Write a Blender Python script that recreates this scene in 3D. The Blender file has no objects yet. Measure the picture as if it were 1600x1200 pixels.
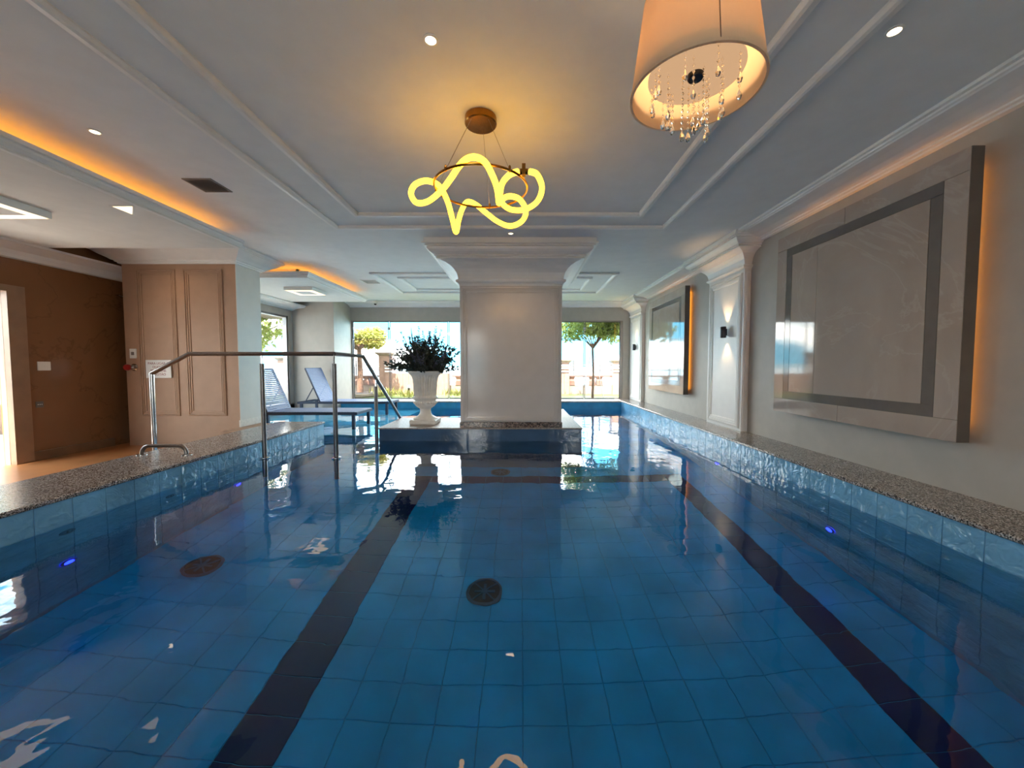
import bpy, math, random
from mathutils import Vector, Matrix, noise
random.seed(7)
R = math.radians
scene = bpy.context.scene
COL = scene.collection

# ------------------------------------------------------------------ camera
ZC = 1.15
cam_d = bpy.data.cameras.new('camera'); cam = bpy.data.objects.new('camera', cam_d); COL.objects.link(cam)
cam.location = (0, 0, ZC); cam.rotation_euler = (R(90) - math.atan(28/600), 0, 0)
cam_d.sensor_width = 36; cam_d.lens = 600/1600*36; cam_d.shift_x = -13/1600
cam_d.clip_start = .05; cam_d.clip_end = 3000
scene.camera = cam

# ------------------------------------------------------------------ view / world / sun
vs = scene.view_settings
vs.view_transform = 'Standard'; vs.look = 'None'; vs.gamma = 1; vs.use_curve_mapping = False
vs.exposure = 1.2
cy = scene.cycles
cy.use_denoising = True
cy.max_bounces = 14; cy.diffuse_bounces = 6; cy.glossy_bounces = 6; cy.transmission_bounces = 8; cy.transparent_max_bounces = 16
cy.caustics_reflective = True; cy.caustics_refractive = True; cy.blur_glossy = 1.0
cy.sample_clamp_indirect = 6.0

def lin(c):
    return tuple((x/255/12.92 if x/255 <= .04045 else ((x/255+.055)/1.055)**2.4) for x in c)

SKY = 9.0
world = bpy.data.worlds.new('world'); scene.world = world; world.use_nodes = True
nt = world.node_tree; nt.nodes.clear()
wo = nt.nodes.new('ShaderNodeOutputWorld'); bg = nt.nodes.new('ShaderNodeBackground')
tc = nt.nodes.new('ShaderNodeTexCoord'); sx = nt.nodes.new('ShaderNodeSeparateXYZ')
ramp = nt.nodes.new('ShaderNodeValToRGB')
ramp.color_ramp.elements[0].position = 0.0; ramp.color_ramp.elements[0].color = (.06, .24, .34, 1)
ramp.color_ramp.elements[1].position = .6; ramp.color_ramp.elements[1].color = (.035, .18, .34, 1)
nz = nt.nodes.new('ShaderNodeTexNoise'); nz.inputs['Scale'].default_value = 4.0; nz.inputs['Detail'].default_value = 6
mp = nt.nodes.new('ShaderNodeMapping'); mp.inputs['Scale'].default_value = (1, 1, 2.6); mp.inputs['Location'].default_value = (1.7, .4, 0)
cr = nt.nodes.new('ShaderNodeValToRGB')
cr.color_ramp.elements[0].position = .44; cr.color_ramp.elements[0].color = (0, 0, 0, 1)
cr.color_ramp.elements[1].position = .58; cr.color_ramp.elements[1].color = (1, 1, 1, 1)
mx = nt.nodes.new('ShaderNodeMix'); mx.data_type = 'RGBA'
mx.inputs['B'].default_value = (1.0, .955, .89, 1)
nt.links.new(tc.outputs['Generated'], sx.inputs[0]); nt.links.new(sx.outputs['Z'], ramp.inputs[0])
nt.links.new(tc.outputs['Generated'], mp.inputs[0]); nt.links.new(mp.outputs[0], nz.inputs['Vector'])
nt.links.new(nz.outputs['Fac'], cr.inputs[0]); nt.links.new(cr.outputs[0], mx.inputs['Factor'])
nt.links.new(ramp.outputs[0], mx.inputs['A']); nt.links.new(mx.outputs['Result'], bg.inputs['Color'])
bg.inputs['Strength'].default_value = SKY
nt.links.new(bg.outputs[0], wo.inputs[0])

def light(name, kind, loc, energy, color=(1, 1, 1), **kw):
    d = bpy.data.lights.new(name, kind); d.energy = energy; d.color = color
    for k, v in kw.items():
        if k not in ('rot',): setattr(d, k, v)
    o = bpy.data.objects.new(name, d); COL.objects.link(o); o.location = loc
    if 'rot' in kw: o.rotation_euler = kw['rot']
    return o

light('sun', 'SUN', (0, 0, 30), 17.0, (1, .90, .76), angle=R(1), rot=(R(28), R(-8), 0))
# daylight portals in the glazed openings (they guide the sky's light, add none of their own)
def portal(name, loc, rot, sxx, syy):
    o = light(name, 'AREA', loc, 1, shape='RECTANGLE', size=sxx, size_y=syy, rot=rot)
    o.data.cycles.is_portal = True
portal('portal_back', (-.95, 11.25, 1.3), (R(-90), 0, 0), 7.9, 2.4)
portal('portal_side', (-6.05, 8.3, 1.3), (0, R(-90), 0), 2.5, 3.2)
portal('portal_door', (-6.6, 4.18, 1.0), (0, R(-90), 0), 2.3, 1.4)
portal('portal_lobby', (-1.85, -3.25, 1.3), (R(90), 0, 0), 1.0, 2.5)  # sky guides for the fill openings added behind the viewer
portal('portal_lobby_side', (2.05, -3.25, 1.3), (R(90), 0, 0), .6, 2.5)

# ------------------------------------------------------------------ materials
MATS = {}
class NB:
    def __init__(s, name):
        s.m = bpy.data.materials.new(name); s.m.use_nodes = True; s.nt = s.m.node_tree
        s.p = s.nt.nodes['Principled BSDF']; s.out = s.nt.nodes['Material Output']; MATS[name] = s.m
        s._pos = None
    def n(s, t, **kw):
        o = s.nt.nodes.new(t)
        for k, v in kw.items():
            if k in o.inputs: o.inputs[k].default_value = v
            else: setattr(o, k, v)
        return o
    def l(s, a, b): s.nt.links.new(a, b)
    def pos(s):
        if s._pos is None: s._pos = s.n('ShaderNodeNewGeometry')
        return s._pos.outputs['Position']
    def set(s, col, rough=.5, metal=0, spec=.5):
        s.p.inputs['Base Color'].default_value = (*lin(col), 1)
        s.p.inputs['Roughness'].default_value = rough; s.p.inputs['Metallic'].default_value = metal
        s.p.inputs['Specular IOR Level'].default_value = spec
        return s
    def noise(s, scale, detail=2, rough=.5, dist=0, stretch=None):
        t = s.n('ShaderNodeTexNoise', Scale=scale, Detail=detail, Roughness=rough, Distortion=dist)
        if stretch:
            mpn = s.n('ShaderNodeMapping', Scale=stretch); s.l(s.pos(), mpn.inputs[0]); s.l(mpn.outputs[0], t.inputs['Vector'])
        else: s.l(s.pos(), t.inputs['Vector'])
        return t.outputs['Fac']
    def ramp(s, fac, stops):
        r = s.n('ShaderNodeValToRGB'); e = r.color_ramp.elements
        while len(e) < len(stops): e.new(.5)
        for q, (p, c) in zip(e, stops): q.position = p; q.color = (*lin(c), 1)
        s.l(fac, r.inputs[0]); return r.outputs[0]
    def color(s, sock): s.l(sock, s.p.inputs['Base Color']); return s
    def bump(s, fac, strength=.3, dist=.01):
        b = s.n('ShaderNodeBump', Strength=strength, Distance=dist); s.l(fac, b.inputs['Height'])
        s.l(b.outputs[0], s.p.inputs['Normal']); return s
def plain(name, col, rough=.5, metal=0, spec=.5, var=.05, scale=6):
    b = NB(name).set(col, rough, metal, spec)
    lo = tuple(max(0, c*(1-var)) for c in col); hi = tuple(min(255, c*(1+var)) for c in col)
    return b.color(b.ramp(b.noise(scale, 3), [(.3, lo), (.7, hi)])).m
def emit(name, col, strength):
    b = NB(name); b.set((0, 0, 0), .6)
    b.p.inputs['Emission Color'].default_value = (*col, 1); b.p.inputs['Emission Strength'].default_value = strength
    return b.m

plain('ceiling_paint', (226, 226, 226), .75, var=.012)
plain('trim_paint', (232, 230, 228), .45, var=.012)
plain('wall_paint', (176, 169, 160), .55, var=.02)
plain('wall_paint_warm', (176, 140, 114), .55, var=.02)
plain('side_lit_paint', (214, 212, 204), .5, var=.012)  # pillar side's window light put into a lighter copy of its paint
plain('pillar_lacquer', (214, 205, 198), .14, spec=.25, var=.012)
plain('soffit_paint', (220, 218, 214), .75, var=.012)
plain('brown_baseboard', (128, 96, 70), .3, var=.06)
plain('tan_floor', (164, 108, 66), .28, var=.04)
plain('lobby_floor', (190, 178, 160), .3, var=.03)
plain('stone_white', (222, 218, 210), .6, var=.04, scale=20)
plain('urn_white', (238, 232, 224), .5, var=.03, scale=14)
plain('soil', (50, 36, 28), .9, var=.2, scale=60)
plain('plastic_white', (235, 233, 228), .4, var=.01)
plain('plastic_black', (16, 16, 18), .3, var=.05)
plain('grille_grey', (128, 118, 114), .5, var=.03)
plain('drain_grey', (44, 84, 116), .45, var=.06)
plain('drain_dark', (10, 22, 34), .6, var=.06)
plain('chrome', (205, 202, 200), .16, 1, var=.02)
plain('steel_brushed', (138, 130, 126), .3, 1, var=.04, scale=40)
plain('brass', (150, 106, 50), .26, 1, var=.06, scale=30)
plain('lounger_frame', (58, 66, 84), .4, .2, var=.04)
plain('lounger_strap', (100, 118, 156), .55, var=.05, scale=30)
plain('sconce_metal', (58, 60, 66), .35, .6, var=.05)
plain('red_knob', (150, 28, 22), .3, var=.05)
plain('sign_white', (228, 222, 216), .4, var=.01)
plain('sign_red', (140, 34, 28), .5, var=.02)
plain('sea', (120, 150, 165), .35, var=.05, scale=.05)
plain('terrace_white', (170, 166, 162), .6, var=.03)
plain('fence_beige', (146, 112, 98), .6, var=.05)
plain('wall_out', (132, 112, 100), .7, var=.05)
plain('wood_brown', (100, 68, 58), .6, var=.08)
plain('fence_white', (220, 220, 222), .5, var=.02)
plain('bark', (98, 70, 56), .85, var=.2, scale=20)
plain('post_dark', (84, 80, 82), .5, var=.05)
plain('panel_edge', (104, 92, 82), .3, var=.05)
plain('panel_band', (112, 104, 98), .09, var=.04)
plain('door_frame', (150, 118, 92), .4, var=.05)
plain('alu', (150, 146, 144), .35, .7, var=.03)
plain('grout_wall', (120, 158, 190), .7, var=.05)
plain('grout_floor', (22, 142, 200), .7, var=.05)
plain('shelf_blue', (140, 204, 230), .25, var=.06)
plain('pool_back_blue', (60, 158, 200), .25, var=.06)
plain('lens_blue_rim', (120, 132, 150), .3, .6, var=.04)

def tile_mat(name, col, var=.12, rough=.08, bstr=.35, bsc=9, bdist=.02):
    b = NB(name).set(col, rough)
    lo = tuple(c*(1-var) for c in col); hi = tuple(min(255, c*(1+var)) for c in col)
    b.color(b.ramp(b.noise(2.2, 4), [(.3, lo), (.7, hi)]))
    b.bump(b.noise(bsc, 2.5, .5, .6), bstr, bdist); return b.m
tile_mat('wall_tile', (122, 178, 212), bstr=.65, bsc=12, bdist=.03)
tile_mat('floor_tile', (20, 168, 232), var=.08, rough=.25, bstr=.1)
tile_mat('lane_tile', (6, 18, 84), var=.06, rough=.25, bstr=.1)
tile_mat('island_tile', (74, 100, 128), var=.08, rough=.12, bstr=.2, bsc=8)

def granite(name, base, rough=.22):
    b = NB(name).set(base, rough)
    v = b.n('ShaderNodeTexVoronoi', Scale=150.0); b.l(b.pos(), v.inputs['Vector'])
    sep = b.n('ShaderNodeSeparateColor'); b.l(v.outputs['Color'], sep.inputs[0])
    c = b.ramp(sep.outputs[0], [(.0, (28, 27, 30)), (.25, (66, 60, 57)), (.45, (126, 116, 110)), (.65, (166, 154, 146)), (.85, (200, 192, 186))])
    r = b.nt.nodes[-1] if False else None
    b.color(c); return b.m
granite('granite', (150, 140, 130))
b = NB('granite_dark').set((96, 80, 72), .2)
v = b.n('ShaderNodeTexVoronoi', Scale=70.0); b.l(b.pos(), v.inputs['Vector'])
sep = b.n('ShaderNodeSeparateColor'); b.l(v.outputs['Color'], sep.inputs[0])
b.color(b.ramp(sep.outputs[0], [(0, (30, 26, 26)), (.3, (70, 58, 52)), (.6, (128, 104, 90)), (.9, (160, 140, 126))]))
b = NB('stone_grey').set((168, 158, 152), .45, spec=.15)
b.color(b.ramp(b.noise(34, 5, .7), [(.3, (120, 112, 108)), (.7, (190, 180, 174))]))

def marble(name, c0, c1, vein, rough=.07, sc=1.1, amount=.04):
    b = NB(name).set(c0, rough)
    base = b.ramp(b.noise(sc, 6, .6, .8), [(.3, c0), (.7, c1)])
    f = b.noise(sc*.9, 5, .55, 2.2)
    m = b.n('ShaderNodeMath', operation='SUBTRACT'); m.inputs[1].default_value = .5; b.l(f, m.inputs[0])
    a = b.n('ShaderNodeMath', operation='ABSOLUTE'); b.l(m.outputs[0], a.inputs[0])
    vv = b.ramp(a.outputs[0], [(0, (200, 200, 200)), (amount, (0, 0, 0))])
    mixn = b.n('ShaderNodeMix', data_type='RGBA'); b.l(vv, mixn.inputs['Factor']); b.l(base, mixn.inputs['A'])
    mixn.inputs['B'].default_value = (*lin(vein), 1); b.color(mixn.outputs['Result']); return b.m
marble('marble_panel', (168, 150, 138), (186, 170, 158), (188, 174, 164), .05, .9, .02)
marble('marble_brown', (126, 86, 56), (146, 104, 70), (104, 70, 45), .12, .3, .006)

b = NB('shade_fabric').set((236, 214, 182), .8)
b.p.inputs['Transmission Weight'].default_value = 0
tr = b.n('ShaderNodeBsdfTranslucent'); tr.inputs[0].default_value = (*lin((250, 220, 180)), 1)
ms = b.n('ShaderNodeMixShader', Fac=.35); b.l(b.p.outputs[0], ms.inputs[1]); b.l(tr.outputs[0], ms.inputs[2]); b.l(ms.outputs[0], b.out.inputs[0])
b.bump(b.noise(120, 2, stretch=(1, 1, .03)), .3, .004)
b = NB('crystal').set((255, 250, 240), .02); b.p.inputs['Transmission Weight'].default_value = 1; b.p.inputs['IOR'].default_value = 1.5

b = NB('water').set((165, 232, 250), 0.0); b.p.inputs['Transmission Weight'].default_value = 1; b.p.inputs['IOR'].default_value = 1.333
f1 = b.noise(1.3, 2, .5, .3); f2 = b.noise(5.5, 2, .5, .2)
mm = b.n('ShaderNodeMath', operation='MULTIPLY_ADD'); b.l(f2, mm.inputs[0]); mm.inputs[1].default_value = .16; b.l(f1, mm.inputs[2])
b.bump(mm.outputs[0], .42, .022)

def glass(name, tint, gloss=.9):
    b = NB(name); b.nt.nodes.remove(b.p)
    t = b.n('ShaderNodeBsdfTransparent'); t.inputs[0].default_value = (*tint, 1)
    g = b.n('ShaderNodeBsdfGlossy'); g.inputs['Roughness'].default_value = .01
    lw = b.n('ShaderNodeLayerWeight', Blend=.5); pw = b.n('ShaderNodeMath', operation='POWER'); pw.inputs[1].default_value = 5
    fr = b.n('ShaderNodeMath', operation='MULTIPLY_ADD'); fr.inputs[1].default_value = .96; fr.inputs[2].default_value = .035
    b.l(lw.outputs['Facing'], pw.inputs[0]); b.l(pw.outputs[0], fr.inputs[0]); m = b.n('ShaderNodeMixShader')
    b.l(fr.outputs[0], m.inputs[0]); b.l(t.outputs[0], m.inputs[1]); b.l(g.outputs[0], m.inputs[2]); b.l(m.outputs[0], b.out.inputs[0]); return b.m
glass('glass', (.97, .985, .98)); glass('glass_edge', (.45, .55, .55)); glass('glass_tint', (.86, .95, .97))

def leafmat(name, c0, c1, trans=.35):
    b = NB(name).set(c0, .55)
    oi = b.noise(9, 2); c = b.ramp(oi, [(.3, c0), (.7, c1)]); b.color(c)
    tr = b.n('ShaderNodeBsdfTranslucent'); b.l(c, tr.inputs[0])
    ms = b.n('ShaderNodeMixShader', Fac=trans); b.l(b.p.outputs[0], ms.inputs[1]); b.l(tr.outputs[0], ms.inputs[2]); b.l(ms.outputs[0], b.out.inputs[0]); return b.m
leafmat('leaf_green', (112, 124, 56), (150, 156, 84), .5)
leafmat('leaf_palm', (136, 138, 56), (176, 158, 84), .5)
leafmat('leaf_dark', (54, 62, 58), (86, 92, 82), .15)
leafmat('leaf_violet', (84, 84, 104), (124, 122, 142), .2)
leafmat('grass', (92, 108, 48), (110, 124, 62), .0)
leafmat('leaf_yellow', (150, 144, 66), (176, 166, 90))

emit('led_tube', (1.0, .48, .018), 4.8)
emit('led_orange', (1.0, .36, .03), 5.5)
emit('led_back', (1.0, .36, .04), 3.4)
emit('lamp_warm', (1.0, .72, .42), 1.2)
emit('spot_warm', (1.0, .78, .50), 3.0)
emit('bulb_warm', (1.0, .60, .32), .28)
emit('pool_led', (.006, .012, 1.0), 9.0)

# ------------------------------------------------------------------ mesh helper
def wloc(o):
    v = Vector((0, 0, 0))
    while o is not None: v += o.location; o = o.parent
    return v
class MB:
    def __init__(s): s.v = []; s.f = []; s.sm = []
    def add(s, vs, fs, smooth=False):
        k = len(s.v); s.v += [tuple(v) for v in vs]
        for f in fs: s.f.append(tuple(i+k for i in f)); s.sm.append(smooth)
        return s
    def box(s, x0, x1, y0, y1, z0, z1):
        vs = [(x, y, z) for z in (z0, z1) for y in (y0, y1) for x in (x0, x1)]
        return s.add(vs, [(0, 2, 3, 1), (4, 5, 7, 6), (0, 1, 5, 4), (2, 6, 7, 3), (0, 4, 6, 2), (1, 3, 7, 5)])
    def bbox(s, x0, x1, y0, y1, z0, z1, b=.01):
        # box with chamfered edges
        def ring(d, z): return [(x0+d, y0+d, z), (x1-d, y0+d, z), (x1-d, y1-d, z), (x0+d, y1-d, z)]
        return s.rings([ring(b, z0), ring(0, z0+b), ring(0, z1-b), ring(b, z1)], True, True)
    def rings(s, rs, cap0=False, cap1=False, closed=True, smooth=False):
        n = len(rs[0]); vs = [p for r in rs for p in r]; fs = []
        for i in range(len(rs)-1):
            for j in range(n if closed else n-1):
                a = i*n+j; b_ = i*n+(j+1) % n; fs.append((a, b_, b_+n, a+n))
        k = len(s.f)
        s.add(vs, fs, smooth)
        base = len(s.v)-len(vs)
        if cap0: s.f.append(tuple(base+i for i in reversed(range(n)))); s.sm.append(False)
        if cap1: s.f.append(tuple(base+(len(rs)-1)*n+i for i in range(n))); s.sm.append(False)
        return s
    def lathe(s, prof, c=(0, 0, 0), seg=24, cap0=True, cap1=True, smooth=True, flute=0, nfl=0):
        rs = []
        for q in prof:
            r, z = q[0], q[1]; fl = q[2] if len(q) > 2 else 0
            rs.append([(c[0]+(r-(fl if i % 2 else 0))*math.cos(2*math.pi*i/seg), c[1]+(r-(fl if i % 2 else 0))*math.sin(2*math.pi*i/seg), c[2]+z) for i in range(seg)])
        return s.rings(rs, cap0, cap1, True, smooth)
    def tube(s, pts, r, seg=10, closed=False, cap=True):
        pts = [Vector(p) for p in pts]; n = len(pts)
        tang = []
        for i in range(n):
            a = pts[i-1] if (i > 0 or closed) else pts[i]; b_ = pts[(i+1) % n] if (i < n-1 or closed) else pts[i]
            tang.append((b_-a).normalized())
        u = tang[0].orthogonal().normalized(); rs = []
        for i in range(n):
            t = tang[i]; u = (u - t*u.dot(t)).normalized(); w = t.cross(u)
            rr = r[i] if isinstance(r, (list, tuple)) else r
            rs.append([tuple(pts[i]+(u*math.cos(2*math.pi*k/seg)+w*math.sin(2*math.pi*k/seg))*rr) for k in range(seg)])
        if closed: rs.append(rs[0])
        return s.rings(rs, cap and not closed, cap and not closed, True, True)
    def rectprof(s, x0, x1, y0, y1, prof, cap0=False, cap1=False, sides=(1, 1, 1, 1)):
        # profile (offset, z) swept round a rectangle; sides = how far x0,x1,y0,y1 follow the offset
        a, b_, c, d = sides
        return s.rings([[(x0-o*a, y0-o*c, z), (x1+o*b_, y0-o*c, z), (x1+o*b_, y1+o*d, z), (x0-o*a, y1+o*d, z)] for o, z in prof], cap0, cap1)
    def frame(s, o, ux, uy, w, h, prof):
        # moulding swept round a rectangle in a plane: prof = (inset, height along ux x uy)
        o, ux, uy = Vector(o), Vector(ux), Vector(uy); nn = ux.cross(uy)
        return s.rings([[tuple(o+ux*a+uy*c+nn*hh) for a, c in ((d, d), (w-d, d), (w-d, h-d), (d, h-d))] for d, hh in prof])
    def extrude(s, prof, p0, p1, out, up=(0, 0, 1), cap=True):
        # open/closed profile (out, up) carried from p0 to p1
        p0, p1, out, up = Vector(p0), Vector(p1), Vector(out), Vector(up)
        r0 = [tuple(p0+out*a+up*c) for a, c in prof]; r1 = [tuple(p1+out*a+up*c) for a, c in prof]
        return s.rings([r0, r1], cap, cap, True)
    def build(s, name, mat, parent=None, at=None):
        off = wloc(parent) if parent is not None else Vector(at or (0, 0, 0))
        me = bpy.data.meshes.new(name)
        me.from_pydata([(v[0]-off.x, v[1]-off.y, v[2]-off.z) for v in s.v], [], s.f)
        me.polygons.foreach_set('use_smooth', s.sm)
        me.materials.append(MATS[mat]); me.update()
        o = bpy.data.objects.new(name, me); COL.objects.link(o)
        if parent is not None: o.parent = parent
        else: o.location = off
        if any(s.sm):
            try: me.set_sharp_from_angle(angle=R(40))
            except Exception: pass
        return o
def fixn(o):
    import bmesh
    bm = bmesh.new(); bm.from_mesh(o.data); bmesh.ops.recalc_face_normals(bm, faces=bm.faces); bm.to_mesh(o.data); bm.free(); return o
def tag(o, label=None, cat=None, group=None, kind=None):
    if label: o['label'] = label
    if cat: o['category'] = cat
    if group: o['group'] = group
    if kind: o['kind'] = kind
    return o
def thing(name, loc, label, cat, group=None):
    o = bpy.data.objects.new(name, None); COL.objects.link(o); o.location = loc; o.empty_display_size = .1
    return tag(o, label, cat, group)
def struct(name, mb, mat, label=None, cat=None):
    return tag(mb.build(name, mat), label, cat, kind='structure')
def copy_tree(o, parent=None):
    c = o.copy(); COL.objects.link(c)
    if parent is not None: c.parent = parent
    for ch in list(o.children): copy_tree(ch, c)
    return c
def B(*a): return MB().box(*a)

CE = 2.94      # ceiling
CO = .22       # coping top
FL = -.10      # deck floor
PX0, PX1, PY0, PY1 = -3.30, 2.725, .55, 10.30
PD = -1.45     # pool floor

# ================================================================== STRUCTURE
struct('ceiling', B(-6.7, 3.6, -4.2, 11.6, CE, CE+.35), 'ceiling_paint', 'flat pale grey painted ceiling over the pool hall', 'ceiling')
mb = MB(); mb.box(-6.6, -4.04, -3.2, 6.6, FL-.2, FL)
struct('floor', mb, 'tan_floor', 'tan tiled deck floor beside the brown marble wall', 'floor')
struct('floor_lobby', B(-4.04, 3.4, -3.2, .15, FL-.2, FL), 'lobby_floor', 'pale floor on the near side of the pool', 'floor')
wr = struct('wall_right', B(3.22, 3.45, -3.2, 11.3, -1.6, CE), 'wall_paint', 'long beige painted wall beside the pool with framed marble panels', 'wall')
mb = MB(); mb.box(-6.0, 3.45, 11.0, 11.2, 2.44, CE); mb.box(2.93, 3.45, 11.0, 11.2, .19, 2.44); mb.box(-6.0, 3.45, 11.0, 11.2, -1.6, .19)
mb.box(-6.05, -4.83, 10.0, 11.2, -.3, CE)
struct('wall_back', mb, 'wall_paint', 'beige far wall with the wide garden window opening', 'wall')
mb = MB(); mb.box(-6.05, -5.9, 6.55, 10.0, 2.42, CE); mb.box(-6.05, -5.9, 6.55, 6.8, -.3, 2.42); mb.box(-6.05, -5.9, 9.82, 10.0, -.3, 2.42); mb.box(-6.05, -5.9, 6.55, 10, -.3, .18)
struct('wall_left_far', mb, 'wall_paint', 'beige side wall behind the sun loungers with a tall window', 'wall')
mb = MB(); mb.box(-6.6, -6.4, -3.2, 3.5, FL, CE); mb.box(-6.6, -6.4, 3.5, 4.86, 2.08, CE); mb.box(-6.6, -6.4, 4.86, 7.0, FL, CE)
wl = struct('wall_left', mb, 'marble_brown', 'polished brown marble wall at far left with glass door', 'wall')
mb = MB(); mb.box(-6.6, -5.9, 6.85, 7.0, FL, CE); struct('wall_left_return', mb, 'marble_brown', 'dark wall closing the gap behind the left pillar', 'wall')
mb = MB(); mb.box(-6.6, -2.35, -3.4, -3.2, FL, CE); mb.box(-1.35, 1.75, -3.4, -3.2, FL, CE); mb.box(2.35, 3.45, -3.4, -3.2, FL, CE); mb.box(-2.35, 2.95, -3.4, -3.2, 2.5, CE); mb.box(-2.35, 2.95, -3.4, -3.2, FL, .1)
struct('wall_near', mb, 'wall_paint', 'beige wall behind the viewer with openings added for fill light', 'wall')

# crown mouldings (out, up measured down from the ceiling)
crown_prof = [(0, 0), (.37, 0), (.37, -.022), (.345, -.026), (.34, -.038), (.325, -.042), (.315, -.05), (.24, -.058), (.16, -.072), (.10, -.09), (.075, -.094), (.07, -.106), (.045, -.11), (.04, -.122), (0, -.126)]
tn = [0]
def crown(p0, p1, out, label, prof=crown_prof, mat='trim_paint'):
    tn[0] += 1
    o = struct('trim_%d' % tn[0], MB().extrude(prof, p0, p1, out), mat, label, 'crown molding'); fixn(o); return o
crown((3.22, -3.2, CE), (3.22, 11.0, CE), (-1, 0, 0), 'white crown molding along the right wall')
crown((-4.83, 11.0, CE), (3.22, 11.0, CE), (0, -1, 0), 'white crown molding above the garden window')
crown((-5.9, 10.0, CE), (-4.83, 10.0, CE), (0, -1, 0), 'short white crown molding behind the far lounger')
crown((-5.9, 6.55, CE-.24), (-5.9, 10.0, CE-.24), (1, 0, 0), 'white crown molding over the side window')
crown_l = [(0, 0), (.2, 0), (.2, -.03), (.18, -.036), (.14, -.06), (.07, -.10), (.05, -.15), (.045, -.19), (0, -.2)]
crown((-6.4, -3.2, 2.70), (-6.4, 6.85, 2.70), (1, 0, 0), 'cream crown molding above the brown marble wall', crown_l)
# flat moulding strips that draw the two rectangles on the ceiling
strip = [(0, 0), (0, -.014), (.012, -.03), (.05, -.036), (.068, -.03), (.08, -.012), (.08, 0)]
def ceil_rect(x0, x1, y0, y1, label):
    tn[0] += 1
    mb = MB().rings([[(x0+d, y0+d, CE+h), (x1-d, y0+d, CE+h), (x1-d, y1-d, CE+h), (x0+d, y1-d, CE+h)] for d, h in strip])
    fixn(struct('trim_%d' % tn[0], mb, 'trim_paint', label, 'ceiling molding'))
ceil_rect(-2.40, 1.89, -2.6, 5.06, 'outer strip of the large rectangular ceiling molding near the viewer')
ceil_rect(-1.97, 1.46, -2.2, 4.64, 'inner strip of the large rectangular ceiling molding around the ring chandelier')
ceil_rect(-2.9, 1.9, 7.45, 9.45, 'outer strip of the small rectangular ceiling molding behind the pillar')
ceil_rect(-2.48, 1.46, 7.82, 9.08, 'inner strip of the small rectangular ceiling molding behind the pillar')

# dropped soffits with LED coves
def soffit(nm, x0, x1, y0, y1, label, lab2, frontlip):
    mb = MB().box(x0, x1-.05, y0+(.05 if frontlip else 0), y1, 2.70, 2.76)
    s_ = struct(nm, mb, 'soffit_paint', label, 'ceiling')
    lip = [(0, 2.70-.004), (.03, 2.70-.004), (.055, 2.712), (.075, 2.735), (.078, 2.755), (.10, 2.76), (.10, 2.795), (.085, 2.795), (.085, 2.775), (0, 2.77)]
    lp_ = [(a-.1, z) for a, z in lip]
    st = [[(x1+a, y0-(a if frontlip else 0), z) for a, z in lp_], [(x1+a, y1, z) for a, z in lp_]]
    if frontlip: st.insert(0, [(x0, y0-a, z) for a, z in lp_])
    m2 = MB().rings(st, True, True)
    fixn(m2.build('edge_molding', 'trim_paint', s_))
    m3 = MB().box(x1-.46, x1-.42, y0+(.42 if frontlip else 0), y1, 2.76, CE)
    if frontlip: m3.box(x0, x1-.42, y0+.42, y0+.46, 2.76, CE)
    m3.build('cove_back', 'soffit_paint', s_)
    L = thing('led_strip', (x1-.2, (y0+y1)/2, 2.765), lab2, 'LED strip', 'orange cove LED strips')
    m4 = MB().box(x1-.37, x1-.35, y0+(.35 if frontlip else .0), y1-.08, 2.762, 2.776)
    if frontlip: m4.box(x0, x1-.37, y0+.35, y0+.37, 2.762, 2.776)
    m4.build('light_tape', 'led_orange', L)
    return s_
soffit('ceiling_soffit', -6.4, -3.62, -3.0, 5.12, 'lowered ceiling panel over the left deck with glowing cove edge', 'long orange LED cove light along the near left soffit', False)
soffit('ceiling_soffit_far', -5.9, -3.68, 6.75, 9.35, 'small lowered ceiling panel above the sun loungers', 'L-shaped orange LED cove light above the sun loungers', True)

# ------------------------------------------------------------------ pool
def tiles(parent, name, specs, mats, keep, limit=300):
    """specs: (centre, rotation matrix 3x3, w, h, material key); nearest `keep`-passing ones become objects"""
    base = {}
    for mname in set(s_[4] for s_ in specs):
        t = .005; e = .010
        me = bpy.data.meshes.new(name)
        me.from_pydata([(-.5, -.5, 0), (.5, -.5, 0), (.5, .5, 0), (-.5, .5, 0), (-.5+e, -.5+e, t), (.5-e, -.5+e, t), (.5-e, .5-e, t), (-.5+e, .5-e, t)], [],
                       [(4, 5, 6, 7), (0, 1, 5, 4), (1, 2, 6, 5), (2, 3, 7, 6), (3, 0, 4, 7)])
        me.materials.append(MATS[mname]); base[mname] = me
    order = sorted(range(len(specs)), key=lambda i: (0 if keep(specs[i]) else 1, (Vector(specs[i][0])-Vector((0, 0, ZC))).length))
    rest = {}
    for k, i in enumerate(order):
        c, rot, w, h, mname = specs[i]
        if k < limit and keep(specs[i]):
            o = bpy.data.objects.new(name, base[mname]); COL.objects.link(o); o.parent = parent
            o.matrix_local = Matrix.Translation(Vector(c)-wloc(parent)) @ rot.to_4x4() @ Matrix.Diagonal((w, h, 1, 1))
        else:
            mb = rest.setdefault(mname, MB()); me = base[mname]
            mb.add([Vector(c)+rot @ Vector((v.co.x*w, v.co.y*h, v.co.z)) for v in me.vertices], [tuple(p.vertices) for p in me.polygons])
    for mname, mb in rest.items():
        tag(mb.build(name+'_field', mname, parent), kind='stuff')
G = .003
ROT_UP = Matrix.Identity(3)
ROT_R = Matrix(((0, 0, -1), (1, 0, 0), (0, -1, 0))).transposed() if False else Matrix.Rotation(R(-90), 3, 'Y')   # normal -> -X
ROT_L = Matrix.Rotation(R(90), 3, 'Y')    # normal -> +X
ROT_F = Matrix.Rotation(R(90), 3, 'X')    # normal -> -Y
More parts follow.
